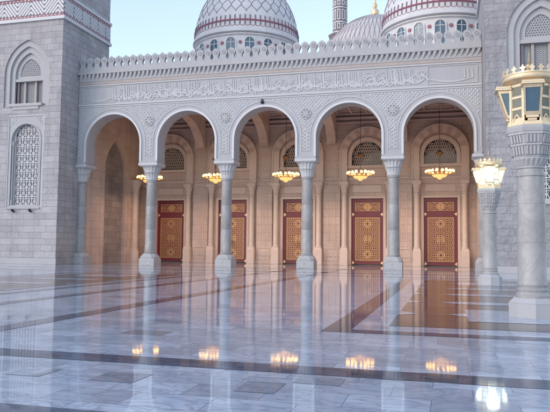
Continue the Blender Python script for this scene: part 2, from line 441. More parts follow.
# frieze with relief script
for o_, z0, z1 in ((0.09, 16.0, 16.18), (0.05, 15.84, 15.95), (0.08, 18.02, 18.14)):
    bm = BM(); box(bm, X0, X1, YF-o_, YF+0.01, z0, z1); obj('frieze_border', bm, 'carve', A)
bm = BM(); box(bm, X0, X1, YF-0.04, YF+0.01, 18.2, 18.5); obj('rust_stringcourse', bm, 'rust', A)
def stroke(bm, pts, w0, w1, y):
    n = len(pts)-1
    for i in range(n):
        t = i/n; w = (w0+(w1-w0)*t)*(0.55+0.9*math.sin(PI*min(1, max(0.05, t+0.1))))
        p, q = pts[i], pts[i+1]; e = 0.02
        d = math.hypot(q[0]-p[0], q[1]-p[1]) or 1
        bar(bm, p, (q[0]+(q[0]-p[0])/d*e, q[1]+(q[1]-p[1])/d*e), w, y+random.uniform(-.004, .004), YF-0.003)
bm = BM()
x = X0+4.3; zb, zt = 16.3, 17.92
while x < X1-4.9:
    k = random.random()
    y = YF-0.05
    if k < 0.22:                                   # tall upright
        for j in range(random.randint(1, 2)):
            xx = x+j*0.2; lean = random.uniform(-0.14, 0.02)
            stroke(bm, [(xx+lean, zt-random.uniform(0, .12)), (xx+lean*.4, (zb+zt)/2), (xx, zb+random.uniform(.05, .3))], 0.085, 0.06, y)
        x += 0.10
    elif k < 0.62:                                 # bowl
        r = random.uniform(0.25, 0.42); cz = zb+random.uniform(0.35, 0.8)
        stroke(bm, [(x+r*math.cos(a), cz+0.8*r*math.sin(a)) for a in [PI*(0.95+1.1*i/8) for i in range(9)]], 0.05, 0.11, y)
        x += 0.12
    elif k < 0.82:                                 # rising sweep
        L = random.uniform(0.5, 1.1); z0 = zb+random.uniform(0.1, 0.9)
        stroke(bm, [(x-0.2+L*i/6, z0+0.22*math.sin(PI*i/6*1.4)*(1 if random.random() > .0 else -1)-0.1*i/6) for i in range(7)], 0.11, 0.05, y)
        x += 0.13
    else:                                          # loop
        r = random.uniform(0.1, 0.16); cz = zb+random.uniform(0.4, 1.2)
        ring2d(bm, x, cz, r, 0.075, y, YF-0.003, 9); x += 0.1
    if random.random() < 0.6:
        zz = random.uniform(zb+0.05, zt-0.15); s = 0.06
        prism(bm, [(x-s, zz), (x, zz-s), (x+s, zz), (x, zz+s)], y, YF-0.003)
for (a, b, s) in ((X0+0.8, X0+4.2, 1), (X1-0.75, X1-4.7, -1)):   # long extended letters in the end panels
    stroke(bm, [(a+(b-a)*i/12, 16.72-0.32*math.sin(PI*i/12)+0.12*i/12) for i in range(13)], 0.08, 0.12, YF-0.05)
for xx in (X1-0.8, X1-1.15, X1-1.45):
    stroke(bm, [(xx, 17.5), (xx+.02, 17.0), (xx+0.05, 16.75)], 0.1, 0.07, YF-0.05)
for xx in (X0+3.9, X0+4.15):
    stroke(bm, [(xx-.05, 17.8), (xx, 17.2), (xx, 16.5)], 0.1, 0.07, YF-0.05)
obj('script_relief', bm, 'carve', A)
for (a, b) in ((X0+0.5, X0+4.1), (X1-4.6, X1-0.35)):
    bm = BM()
    for q in ((a, b, 16.26, 16.32), (a, b, 17.88, 17.94), (a, a+0.06, 16.32, 17.88), (b-0.06, b, 16.32, 17.88)):
        box(bm, q[0], q[1], YF-0.06, YF-0.004, q[2], q[3])
    obj('end_panel_frame', bm, 'carve', A)
# cornice: slanted leaf brackets under a plain shelf
bm = BM(); box(bm, X0, X1, YF-0.38, YI+0.4, 19.2, 19.42, 0.03); box(bm, X0, X1, YF-0.06, YI+0.2, 18.52, 19.2)
obj('cornice', bm, 'dressed', A)
bm = BM(); x = X0+0.15
while x < X1-0.3:
    v = [(x, YF-0.05, 18.56), (x+0.1, YF-0.05, 18.56), (x+0.40, YF-0.34, 19.19), (x+0.14, YF-0.34, 19.19), (x+0.14, YF-0.05, 19.19), (x+0.40, YF-0.05, 19.19)]
    q = [bm.verts.new(p) for p in v]
    for f in ((0, 1, 2, 3), (1, 5, 2), (0, 3, 4), (2, 5, 4, 3)): bm.faces.new([q[i] for i in f])
    x += 0.46
obj('cornice_bracket', bm, 'carve', A)
# merlons: bulbous head on a waisted neck with a round boss
def merlon_bm():
    b = BM(); half = []
    for i in range(0, 11):                        # right half outline, bottom to top
        pass
    R = [(0.40, 0.0), (0.40, 0.42), (0.33, 0.50), (0.25, 0.62), (0.235, 0.74), (0.27, 0.84)]
    cz, r = 1.14, 0.375
    R += [(r*math.cos(t), cz+r*1.02*math.sin(t)) for t in [math.radians(a) for a in (-48, -25, 0, 25, 48, 66, 80)]]
    R += [(0.0, cz+r*1.2)]
    pts = R+[(-x, z) for x, z in reversed(R[:-1])]
    prism(b, pts, -0.17, 0.17)
    ring2d(b, 0, cz, 0.17, 0.06, -0.215, -0.165, 14)
    prism(b, [(0.09*math.cos(a*PI/4), cz+0.09*math.sin(a*PI/4)) for a in range(8)], -0.22, -0.165)
    return b
proto = None
nmer = 49
for i in range(nmer):
    x = X0+0.42+i*(X1-X0-0.84)/(nmer-1)
    if proto is None:
        proto = obj('merlon', merlon_bm(), 'facade', A, world=False); m = proto
    else:
        m = proto.copy(); COL.objects.link(m)
    m.location = Vector((x, YF+0.05, 19.423))-A.location
# columns -----------------------------------------------------------------
def oct_pts(cx, cy, r, n=8, a0=PI/8): return [(cx+r*math.cos(a0+2*PI*k/n), cy+r*math.sin(a0+2*PI*k/n)) for k in range(n)]
def sq(cx, cy, h): return [(cx-h, cy-h), (cx+h, cy-h), (cx+h, cy+h), (cx-h, cy+h)]
def build_column():
    root = obj('column', (lambda b: (lathe(b, [(0.58, 1.133), (0.60, 1.15), (0.60, 1.19), (0.55, 1.22), (0.57, 1.26), (0.575, 1.31), (0.53, 1.36), (0.529, 3.48), (0.518, 3.5), (0.528, 3.52), (0.512, 5.78), (0.501, 5.8), (0.511, 5.82), (0.475, 8.16), (0.52, 8.19), (0.54, 8.25), (0.52, 8.31), (0.47, 8.34)], seg=40), b)[1])(BM()), 'shaft', A, smooth=True, world=False)
    b = BM(); zprism(b, sq(0, 0, 0.80), 0, 0.66)
    c = 0.25; o = 0.80; i = 0.62
    ch = [(-o+c, -o), (o-c, -o), (o, -o+c), (o, o-c), (o-c, o), (-o+c, o), (-o, o-c), (-o, -o+c)]
    k = 0.62
    zprism(b, [(x*0.985, y*0.985) for x, y in ch], 0.663, 0.80)
    zprism(b, [(x*0.975, y*0.975) for x, y in ch], 0.803, 1.13, oct_pts(0, 0, 0.66, 8, 11*PI/8))
    obj('plinth', b, 'dressed', root, world=False)
    b = BM()
    for s in (-1, 1):                              # carved rosettes on the plinth's front
        ring2d(b, s*0.37, 0.36, 0.20, 0.06, -0.822, -0.798, 14); ring2d(b, s*0.37, 0.36, 0.09, 0.05, -0.822, -0.798, 10)
    for q in range(4):
        a = PI/4+q*PI/2
        bar(b, (0.3*math.cos(a), 0.36+0.26*math.sin(a)), (0.3*math.cos(a+PI/2), 0.36+0.26*math.sin(a+PI/2)), 0.05, -0.822, -0.798)
    obj('plinth_carving', b, 'carve', root, world=False)
    # capital: lobed bell in two tiers, then square abacus
    b = BM(); seg = 64; rings = []
    for z, r, amp in ((8.34, 0.50, 0.0), (8.42, 0.55, 0.02), (8.75, 0.58, 0.05), (9.0, 0.66, 0.07), (9.12, 0.78, 0.05), (9.15, 0.70, 0.0), (9.3, 0.72, 0.05), (9.6, 0.80, 0.07), (9.66, 0.9, 0.03), (9.68, 0.9, 0.0)):
        ring = []
        for k in range(seg):
            a = 2*PI*k/seg; rr = r*(1+amp*math.cos(16*a))
            q = 0.0 if z < 9.1 else min(1, (z-9.1)/0.55)*0.5      # becomes squarer towards the top
            s = 1/max(abs(math.cos(a)), abs(math.sin(a))); rr = rr*(1+q*(min(s, 1.25)-1))
            ring.append(b.verts.new((rr*math.cos(a), rr*math.sin(a), z)))
        rings.append(ring)
    for u, v in zip(rings, rings[1:]):
        for k in range(seg): b.faces.new((u[k], u[(k+1) % seg], v[(k+1) % seg], v[k]))
    b.faces.new(rings[0][::-1]); b.faces.new(rings[-1])
    zprism(b, sq(0, 0, 0.86), 9.683, 9.78, sq(0, 0, 0.98)); zprism(b, sq(0, 0, 1.0), 9.783, 10.035)
    obj('capital', b, 'carve', root, world=False)
    return root
col0 = build_column()
for i, xc in enumerate(XC):
    c = col0 if i == 0 else copy_tree(col0, A)
    xx = -36.1 if i == 0 else (3.15 if i == 5 else xc)
    c.location = Vector((xx, YA, 0))-A.location
# gallery -------------------------------------------------------------------
bm = BM(); quad(bm, (X0, YI, 17.4), (X1, YI, 17.4), (X1, YB, 17.4), (X0, YB, 17.4)); obj('gallery_ceiling', bm, 'ceil', A)
bm = BM()
for c in BC:
    for q in range(5): box(bm, c-3.3+q*1.65-0.09, c-3.3+q*1.65+0.09, YI+0.02, YB-0.5, 17.0, 17.395)
y = YI+1.0
while y < YB-0.6:
    box(bm, X0+0.05, X1-0.05, y-0.1, y+0.1, 17.06, 17.392); y += 1.5
obj('ceiling_beams', bm, 'ceilbeam', A)
bm = BM()                                          # back wall, doors and tympana cut through
hs = [(c, 0.0, [(-1.77, 7.45), (1.77, 7.45)]) for c in BC]
wall_strip(bm, X0, X1, 0, 9.6, YB, hs, 0.45)
hs = [(c, 11.15, round_arch(1.72, 12.15, 12)) for c in BC]
wall_strip(bm, X0, X1, 9.6, 17.4, YB, hs, 0.45)
obj('back_wall', bm, 'warm', A)
for o_, z0, z1 in ((0.5, 16.35, 16.6), (0.35, 15.9, 16.1), (0.62, 16.85, 17.05)):
    bm = BM(); box(bm, X0, X1, YB-o_, YB-0.003, z0, z1); obj('wall_cornice', bm, 'ceilbeam', A)
bm = BM(); box(bm, X0, X1, YB-0.12, YB-0.003, 9.55, 9.75); obj('wall_stringcourse', bm, 'warmcarve', A)
for c in BC:
    bm = BM(); arch_band(bm, c, round_arch(1.72, 12.15, 16), 0.42, YB-0.2, YB-0.004, 11.15); box(bm, c-2.2, c+2.2, YB-0.26, YB-0.004, 10.85, 11.145)
    obj('tympanum_arch', bm, 'warmcarve', A)
    # big ring of alternating voussoirs standing on the colonnettes
    b = BM(); nv = 15; ri, ro, zc = 2.18, 2.86, 12.45
    for k in range(nv):
        a0, a1 = PI*k/nv, PI*(k+1)/nv; n0 = len(b.faces)
        ang = [a0+(a1-a0)*t/4 for t in range(5)]
        prism(b, [(c+ri*math.cos(a), zc+ri*math.sin(a)) for a in ang]+[(c+ro*math.cos(a), zc+ro*math.sin(a)) for a in ang[::-1]], YB-0.5, YB-0.004)
        b.faces.ensure_lookup_table()
        for f in b.faces[n0:]: f.material_index = k % 2
    for s in (-1, 1):
        for q in range(4):
            n0 = len(b.faces); xa, xb = sorted((c+s*2.18, c+s*2.86)); box(b, xa, xb, YB-0.5, YB-0.004, zc-(q+1)*0.79, zc-q*0.79-0.003)
            b.faces.ensure_lookup_table()
            for f in b.faces[n0:]: f.material_index = 0
    obj('voussoir_arch', b, ['warmcarve', 'vouss'], A)
    b = BM(); arch_band(b, c, round_arch(2.87, 12.45, 18), 0.14, YB-0.58, YB-0.004, 9.3); obj('ring_moulding', b, 'warmcarve', A)
    # window of carved lattice in the tympanum
    b = BM(); pr = [(c+x, z) for x, z in round_arch(1.72, 12.15, 12)]
    b.faces.new([b.verts.new((x, YB+0.40, z)) for x, z in [(c-1.72, 11.15)]+pr+[(c+1.72, 11.15)]])
    w = obj('tympanum_window', b, 'glass', A)
    b = BM()
    for gx in range(-7, 8):
        for gz in range(0, 8):
            x, z = c+gx*0.25+(0.125 if gz % 2 else 0), 11.3+gz*0.34
            if math.hypot(x-c, max(0, z-12.15)) < 1.6 and abs(x-c) < 1.62: ring2d(b, x, z, 0.135, 0.055, YB+0.28, YB+0.34, 8)
    obj('window_lattice', b, 'warmcarve', w)
    b = BM(); box(b, c-2.05, c-1.775, YB-0.1, YB-0.004, 0.02, 7.7); box(b, c+1.775, c+2.05, YB-0.1, YB-0.004, 0.02, 7.7); box(b, c-1.772, c+1.772, YB-0.1, YB-0.004, 7.452, 7.7)
    box(b, c-1.6, c+1.6, YB-0.07, YB-0.004, 8.15, 8.9, 0.02)
    obj('door_surround', b, 'warmcarve', A)
# doors: maroon leaf with gilded star lattice
def star(b, x, z, r, n, w, y0, y1, inner=0.55):
    pts = []
    for k in range(2*n):
        a = PI/2+PI*k/n; rr = r if k % 2 == 0 else r*inner; pts.append((x+rr*math.cos(a), z+rr*math.sin(a)))
    for k in range(2*n): bar(b, pts[k], pts[(k+1) % (2*n)], w, y0, y1)
def build_door():
    b = BM(); box(b, -1.76, 1.76, 0, 0.12, 0.12, 7.44)
    for q in ((-1.76, -1.48), (1.48, 1.76)): box(b, q[0], q[1], -0.07, -0.002, 0.12, 7.44, 0.01)
    for q in ((0.12, 0.42), (5.42, 5.95), (7.06, 7.44)): box(b, -1.478, 1.478, -0.07, -0.002, q[0], q[1], 0.01)
    root = obj('door', b, 'maroon', A, world=False)
    b = BM(); y0, y1 = -0.05, -0.003; w = 0.043
    def panel(x0, x1, z0, z1, cols, rows, big):
        sx, sz = (x1-x0)/cols, (z1-z0)/rows
        for i in range(cols):
            for j in range(rows):
                cx, cz = x0+(i+.5)*sx, z0+(j+.5)*sz
                star(b, cx, cz, sx*0.5, 8, w, y0, y1, 0.62)
                ring2d(b, cx, cz, sx*0.17, 0.06, y0, y1, 8)
        for i in range(cols+1):
            for j in range(rows+1):
                cx, cz = x0+i*sx, z0+j*sz
                r = sx*0.24
                if any(math.hypot(cx-g[0], cz-g[1]) < g[2] for g in big): continue
                P = [(cx+r, cz), (cx, cz+r), (cx-r, cz), (cx, cz-r)]
                for k in range(4):
                    p, q = P[k], P[(k+1) % 4]
                    if min(p[0], q[0]) < x0-.01 or max(p[0], q[0]) > x1+.01 or min(p[1], q[1]) < z0-.01 or max(p[1], q[1]) > z1+.01: continue
                    bar(b, p, q, w, y0, y1)
        for cx, cz, r in big:
            ring2d(b, cx, cz, r*0.95, 0.07, y0-0.014, y1, 16); ring2d(b, cx, cz, r*0.42, 0.07, y0-0.014, y1, 12)
            for k in range(8):
                a = PI*k/4+PI/8; bar(b, (cx+r*.46*math.cos(a), cz+r*.46*math.sin(a)), (cx+r*.9*math.cos(a), cz+r*.9*math.sin(a)), 0.06, y0-0.008, y1)
        bar(b, (x0, z0), (x1, z0), 0.05, y0-.005, y1); bar(b, (x0, z1), (x1, z1), 0.05, y0-.005, y1)
        bar(b, (x0, z0), (x0, z1), 0.05, y0-.006, y1); bar(b, (x1, z0), (x1, z1), 0.05, y0-.006, y1)
    panel(-1.36, 1.36, 0.55, 5.32, 4, 7, [(0, 1.23, 0.42), (0, 2.935, 0.42), (0, 4.64, 0.42)])
    panel(-1.36, 1.36, 6.08, 6.96, 4, 1, [(0, 6.52, 0.36)])
    obj('gilded_lattice', b, 'gold', root, world=False)
    for s in (-1, 1):                              # gilt corner brackets
        for z in (5.68, 0.3):
            b = BM(); prism(b, [(s*1.70, z-0.2), (s*1.70, z+0.2), (s*1.42, z)], -0.095, -0.073)
            obj('corner_bracket', b, 'brass', root, world=False)
    for s in (-1, 1):
        b = BM(); tube(b, [(s*0.12, -0.05, 2.1), (s*0.12, -0.16, 2.15), (s*0.12, -0.16, 2.6), (s*0.12, -0.05, 2.65)], 0.03, 6)
        obj('handle', b, 'gold', root, world=False)
    return root
d0 = build_door()
for i, c in enumerate(BC):
    d = d0 if i == 0 else copy_tree(d0, A)
    d.location = Vector((c, YB+0.3, 0))-A.location
# pilasters and colonnettes on the back wall
def build_pilaster():
    b = BM(); box(b, -0.95, 0.95, -0.22, -0.003, 0.0, 9.5); box(b, -1.02, 1.02, -0.3, -0.003, 0.0, 0.35, 0.02)
    root = obj('pilaster', b, 'warm', A, world=False)
    b = BM()
    for x0, x1, z0, z1 in ((-0.42, 0.42, 2.2, 9.2), (-0.68, 0.68, 0.5, 1.9)):
        for q in ((x0, x1, z0, z0+.07), (x0, x1, z1-.07, z1), (x0, x0+.07, z0+.07, z1-.07), (x1-.07, x1, z0+.07, z1-.07)): box(b, q[0], q[1], -0.27, -0.222, q[2], q[3])
    for q in range(15):
        z = 2.55+q*0.44; star(b, 0, z, 0.22, 6, 0.045, -0.26, -0.222, 0.5)
    star(b, -0.33, 1.2, 0.3, 8, 0.06, -0.26, -0.222); star(b, 0.33, 1.2, 0.3, 8, 0.06, -0.26, -0.222)
    ring2d(b, 0, 8.65, 0.3, 0.06, -0.265, -0.222)
    obj('pilaster_carving', b, 'warmcarve', root, world=False)
    return root
pl0 = build_pilaster()
for i, xc in enumerate(XC[1:5]):
    p = pl0 if i == 0 else copy_tree(pl0, A); p.location = Vector((xc, YB, 0))-A.location
def build_colonnette():
    b = BM(); lathe(b, [(0.36, 1.95), (0.37, 2.05), (0.31, 2.12), (0.30, 2.2), (0.285, 7.8), (0.33, 7.85), (0.33, 7.95), (0.28, 8.0)], seg=24)
    root = obj('colonnette', b, 'warmshaft', A, smooth=True, world=False)
    b = BM(); box(b, -0.44, 0.44, -0.44, 0.44, 0, 1.6, 0.03); zprism(b, sq(0, 0, 0.43), 1.603, 1.95, sq(0, 0, 0.34)); obj('plinth', b, 'warmcarve', root, world=False)
    b = BM(); lathe(b, [(0.29, 8.003), (0.34, 8.35), (0.33, 8.4), (0.46, 8.85), (0.46, 8.9)], seg=24); zprism(b, sq(0, 0, 0.48), 8.903, 9.27)
    obj('capital', b, 'warmcarve', root, world=False)
    return root
cn0 = build_colonnette(); first = True
for c in BC:
    for s in (-1, 1):
        cn = cn0 if first else copy_tree(cn0, A); first = False
        cn.location = Vector((c+s*2.5, YB-0.48, 0))-A.location
# V shaped carved panels above the pilasters, between the arch rings
for xc in XC[1:5]:
    b = BM(); zz = 9.9; row = 0
    while zz < 15.7:
        half = 0.9 if zz < 12.45 else 3.95-math.sqrt(max(0.0, 3.06**2-(zz-12.45)**2))-0.06
        if zz > 15.5: half = 3.9
        half = min(half, 3.9); x = -half+(0.15 if row % 2 else 0)
        while x < half:
            a = 0.13; t = b.verts.new((xc+x, YB-0.07, zz)); cs = [b.verts.new(p) for p in ((xc+x-a, YB-0.003, zz), (xc+x, YB-0.003, zz-a), (xc+x+a, YB-0.003, zz), (xc+x, YB-0.003, zz+a))]
            for q in range(4): b.faces.new((t, cs[q], cs[(q+1) % 4]))
            x += 0.3
        zz += 0.2; row += 1
    obj('carved_spandrel', b, 'warmcarve', A)
# transverse arches from each column to the back wall
def Pt(xk): return lambda x, y, z: (xk+y, x, z)
for i, xc in enumerate(XC[1:5]):
    b = BM(); cy = (YI+YB-0.6)/2; hw = (YB-0.6-YI)/2-0.35
    pr = [(x, z) for x, z in ((-hw*math.cos(PI*k/32), 13.6+2.9*math.sin(PI*k/32)) for k in range(33))]
    P = lambda x, y, z, xc=xc: (xc-0.5+y, x, z)
    wall_strip(b, YI+0.01, YB-0.25, 13.6, 17.39, 0.0, [(cy, 13.6, pr)], 1.0, P)
    wall_strip(b, YI+0.01, YB-0.25, 13.6, 17.39, 1.0, [(cy, 13.6, pr)], 0.0, P)
    for ya, yb in ((YI+0.01, cy-hw), (cy+hw, YB-0.25)): quad(b, (xc-0.5, ya, 13.6), (xc+0.5, ya, 13.6), (xc+0.5, yb, 13.6), (xc-0.5, yb, 13.6))
    obj('cross_arch', b, 'warm', A)
# end wall of the gallery at the left: pointed niche of grey stone
b = BM(); P = lambda x, y, z: (-36.2-y, x, z)
wall_strip(b, YI, YB+0.05, 0, 17.4, 0.0, [(65.0, 0.0, pointed(2.75, 10.3, 14.6))], 0.2, P)
wall_strip(b, 61.5, 68.5, 0, 15.5, 0.2, [(65.0, 0.0, pointed(2.4, 9.9, 13.9))], 0.35, P)
obj('gallery_end_wall', b, 'warm', A)
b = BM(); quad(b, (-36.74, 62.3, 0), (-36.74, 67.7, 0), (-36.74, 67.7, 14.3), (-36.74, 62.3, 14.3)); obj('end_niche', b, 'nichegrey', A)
b = BM()
for yy in (68.9,):
    lathe(b, [(0.55, 0), (0.55, 1.3), (0.42, 1.5), (0.40, 1.7), (0.38, 8.2), (0.46, 8.3), (0.42, 8.4), (0.44, 8.7), (0.66, 9.3), (0.7, 9.32), (0.7, 9.7)], -35.9, yy, 24)
obj('end_colonnette', b, 'warmshaft', A, smooth=True)
b = BM(); quad(b, (X1, YI, 0), (X1, YB, 0), (X1, YB, 17.4), (X1, YI, 17.4)); obj('right_gallery_wall', b, 'warm', A)
b = BM(); box(b, -60, 28, YB+0.6, 168, 0.0, 18.6); box(b, X0, X1, YI+0.45, YB+0.6, 17.6, 18.6); obj('roof', b, 'facade', A)
b = BM(); box(b, X0, X1, YF+0.01, YI-0.01, 19.003, 19.19); obj('parapet_core', b, 'dressed', A)

# ------------------------------------------------------------------ towers
def build_tower(T, xa, xb, yf, yb, wc, gc, mat, side_x):
    """front wall on y = yf with a stepped pointed window (centre wc) and a grille window (centre gc)"""
    ZT = 44
    b = BM()
    op = pointed(2.6, 18.9, 22.3)
    wall_strip(b, xa, xb, 15.2, ZT, yf, [(wc, 15.55, op)], 0.16)
    wall_strip(b, xa, xb, 0.0, 15.2, yf, [(gc, 5.45, [(-2.08, 14.75), (2.08, 14.75)])], 0.10)
    quad(b, (xa, yf, 0), (xa, yb, 0), (xa, yb, ZT), (xa, yf, ZT)); quad(b, (xb, yf, 0), (xb, yb, 0), (xb, yb, ZT), (xb, yf, ZT))
    quad(b, (xa, yb, 0), (xb, yb, 0), (xb, yb, ZT), (xa, yb, ZT)); quad(b, (xa, yf, ZT), (xb, yf, ZT), (xb, yb, ZT), (xa, yb, ZT))
    obj('wall', b, mat, T)
    # base course
    b = BM(); box(b, xa-0.06, xb+0.06, yf-0.06, yf-0.002, 0.0, 0.55, 0.02); obj('base_course', b, 'dressed', T)
    # stepped reveals of the pointed window
    w = BM()
    wall_strip(w, wc-2.62, wc+2.62, 15.5, 22.5, yf+0.16, [(wc, 15.55, pointed(2.07, 18.9, 21.7))], 0.2)
    wall_strip(w, wc-2.15, wc+2.15, 15.5, 21.9, yf+0.36, [(wc, 15.55, pointed(1.6, 18.85, 21.1))], 0.22)
    wall_strip(w, wc-1.7, wc+1.7, 18.45, 21.3, yf+0.58, [(wc, 18.75, pointed(1.16, 18.95, 20.55))], 0.12)
    box(w, wc-1.62, wc+1.62, yf+0.40, yf+0.9, 18.2, 18.46)
    win = obj('pointed_window', w, 'dressed', T)
    b = BM(); quad(b, (wc-1.3, yf+0.70, 18.6), (wc+1.3, yf+0.70, 18.6), (wc+1.3, yf+0.70, 20.7), (wc-1.3, yf+0.70, 20.7)); obj('lattice_backing', b, 'lattpane', win)
    b = BM(); pr = pointed(1.16, 18.95, 20.55)
    for gx in range(-7, 8):
        for gz in range(0, 9):
            x, z = gx*0.2+(0.1 if gz % 2 else 0), 18.85+gz*0.2
            lim = 0 if abs(x) > 1.1 else (18.95+math.sqrt(max(0, ((1.16**2+1.6**2)/2.32)**2-(abs(x)+(1.16**2+1.6**2)/2.32-1.16)**2)))
            if z < lim-0.05: ring2d(b, wc+x, z, 0.095, 0.055, yf+0.63, yf+0.68, 6)
    obj('carved_lattice', b, 'dressed', win)
    b = BM(); quad(b, (wc-1.62, yf+0.9, 15.6), (wc+1.62, yf+0.9, 15.6), (wc+1.62, yf+0.9, 18.3), (wc-1.62, yf+0.9, 18.3)); obj('glass', b, 'lattpane', win)
    for lo, hi in ((-1.4, -0.75), (-0.5, 0.5), (0.75, 1.4)):
        b = BM(); n = int((hi-lo)/0.2)
        for gx in range(n):
            for gz in range(0, 13): ring2d(b, wc+lo+(gx+.5)*(hi-lo)/n, 16.0+gz*0.175, 0.088, 0.045, yf+0.84, yf+0.88, 6)
        obj('pane_lattice', b, 'dressed', win)
    for q in (-1.42, -0.62, 0.62, 1.42):
        b = BM(); box(b, wc+q-0.11, wc+q+0.11, yf+0.62, yf+0.82, 15.85, 18.2, 0.02); obj('mullion', b, 'rust' if abs(q) < 1 else 'mauve', win)
    b = BM(); box(b, wc-1.85, wc+1.85, yf-0.16, yf+0.5, 15.56, 15.86, 0.03); box(b, wc-1.5, wc+1.5, yf-0.08, yf-0.002, 15.25, 15.555)
    obj('sill', b, 'dressed', win)
    # grille window
    w = BM(); ga = 1.32
    wall_strip(w, gc-2.1, gc+2.1, 5.4, 14.8, yf+0.10, [(gc, 5.75, round_arch(1.62, 12.2))], 0.34)
    arch_band(w, gc, round_arch(1.62, 12.2, 14), 0.14, yf+0.03, yf+0.098, 5.75)
    arch_band(w, gc, round_arch(1.3, 12.5, 14), 0.34, yf+0.30, yf+0.42, 5.75)
    for s in (-1, 1): lathe(w, [(0.11, 5.76), (0.11, 6.2), (0.075, 6.3), (0.075, 11.6), (0.12, 11.75), (0.13, 12.1)], gc+s*1.5, yf+0.2, 10)
    g = obj('grille_window', w, 'dressed', T)
    b = BM(); quad(b, (gc-1.7, yf+0.60, 5.6), (gc+1.7, yf+0.60, 5.6), (gc+1.7, yf+0.60, 14.2), (gc-1.7, yf+0.60, 14.2)); obj('grille_backing', b, 'grilleback', g)
    b = BM(); y0, y1 = yf+0.44, yf+0.52; cw, chh = 0.65, 0.84
    for i in range(4):
        for j in range(10):
            x, z = gc-1.3+(i+.5)*cw, 5.78+(j+.5)*chh
            if z > 12.5 and math.hypot(x-gc, z-12.5) > 1.35: continue
            for s in (-1, 1):                        # leaf pairs that leave teardrop holes
                ring2d(b, x+s*0.16, z+0.12, 0.15, 0.065, y0, y1, 9, PI*0.5-s*PI*0.5, PI*0.5-s*PI*0.5+s*PI*1.55)
                bar(b, (x+s*0.30, z-0.40), (x+s*0.02, z-0.02), 0.085, y0, y1)
                prism(b, [(x+s*0.15-.05, z+0.12), (x+s*0.15, z+0.06), (x+s*0.15+.05, z+0.12), (x+s*0.15, z+0.19)], y0-.01, y1)
            bar(b, (x, z-0.42), (x, z+0.40), 0.075, y0-.01, y1)
    for i in range(5): bar(b, (gc-1.3+i*cw, 5.76), (gc-1.3+i*cw, 12.5+math.sqrt(max(0, 1.3**2-(-1.3+i*cw)**2))), 0.10, y0-.005, y1)
    for j in range(11):
        z = 5.78+j*chh; hw = 1.3 if z < 12.5 else math.sqrt(max(0, 1.3**2-(z-12.5)**2))
        if hw > 0.1: bar(b, (gc-hw, z), (gc+hw, z), 0.10, y0-.008, y1)
    obj('carved_grille', b, 'carve', g)
    b = BM()                                         # carved spandrel of the grille frame
    for s in (-1, 1):
        for q in range(3):
            ring2d(b, gc+s*(1.35+0.28*q), 14.35-0.55*q*0.6, 0.17-0.03*q, 0.05, yf+0.06, yf+0.098, 10)
    for q in ((gc-2.08, gc+2.08, 14.6, 14.74), (gc-2.08, gc-1.96, 5.46, 14.6), (gc+1.96, gc+2.08, 5.46, 14.6)): box(b, q[0], q[1], yf+0.03, yf+0.098, q[2], q[3])
    obj('grille_frame', b, 'carve', g)
    b = BM(); box(b, gc-1.9, gc+1.9, yf-0.12, yf+0.3, 5.36, 5.52, 0.02); obj('sill', b, 'dressed', g)
    # zigzag band
    zb0, zb1 = 24.45, 26.45
    b = BM(); box(b, xa-0.06, xb+0.06, yf-0.06, yb+0.06, 24.453, 26.447); band = obj('zigzag_band', b, 'mauve', T)
    for z0, z1, o in ((24.12, 24.45, 0.2), (26.45, 26.75, 0.2)):
        b = BM(); box(b, xa-o, xb+o, yf-o, yb+o, z0, z1, 0.04); obj('band_moulding', b, 'white', band)
    for z0, z1 in ((24.455, 24.68), (26.22, 26.445)):
        b = BM(); box(b, xa-0.085, xb+0.085, yf-0.085, yb+0.085, z0, z1); obj('pink_border', b, 'pink', band)
    b = BM(); bx = BM(); per = 1.55; sl = 1.25
    def chev(bmx, lo, hi, F):
        n = math.ceil((hi-lo)/per)
        for k in range(n):
            x0, x1 = lo+k*per, min(hi, lo+(k+1)*per); s = 1 if k % 2 else -1
            for j in range(-6, 12):
                pz = 24.68; c0 = pz+(j*0.44)-1.5
                # z = c0 + s*sl*(x - x0)  (or mirrored), clipped to the band
                pts = []
                for t in range(25):
                    x = x0+(x1-x0)*t/24; z = c0+sl*((x-x0) if s > 0 else (x0+per-x))
                    if 24.72 <= z <= 26.18: pts.append((x, z))
                if len(pts) > 2: F(bmx, pts[0], pts[-1])
            # arrow tips along the edges
        m = int((hi-lo)/0.44)
        for k in range(m):
            x = lo+0.22+k*0.44
            F(bmx, (x-0.09, 24.60), (x+0.09, 24.60), 0.1); F(bmx, (x-0.09, 26.30), (x+0.09, 26.30), 0.1)
    def Ff(bmx, p, q, w=0.2): bar(bmx, p, q, w, yf-0.115, yf-0.062)
    chev(b, xa, xb, Ff)
    def Fs(bmx, p, q, w=0.2):
        L = math.hypot(q[0]-p[0], q[1]-p[1]) or 1; nx, nz = -(q[1]-p[1])/L*w/2, (q[0]-p[0])/L*w/2
        xo, xi = (side_x+0.115, side_x+0.062) if side_x == xb else (side_x-0.115, side_x-0.062)
        pts = [(p[0]+nx, p[1]+nz), (p[0]-nx, p[1]-nz), (q[0]-nx, q[1]-nz), (q[0]+nx, q[1]+nz)]
        a = [bmx.verts.new((xo, y, z)) for y, z in pts]; c = [bmx.verts.new((xi, y, z)) for y, z in pts]
        bmx.faces.new(a); bmx.faces.new(c[::-1])
        for i in range(4): bmx.faces.new((a[i], c[i], c[(i+1) % 4], a[(i+1) % 4]))
    chev(b, yf, yb, Fs)
    obj('band_zigzag', b, 'white', band)
TG = 'square stone towers flanking the arcade'
TL = thing('stone_tower', 'square stone tower left of the arcade with pink and white zigzag band', 'tower', (-41.2, 57.6, 0), TG)
build_tower(TL, -46.2, -36.3, 53.8, 62.6, -40.25, -40.15, 'tower', -36.3)
TR = thing('stone_tower', 'rough stone tower right of the arcade, behind the gilded lantern pillars', 'tower', (8.0, 57.6, 0), TG)
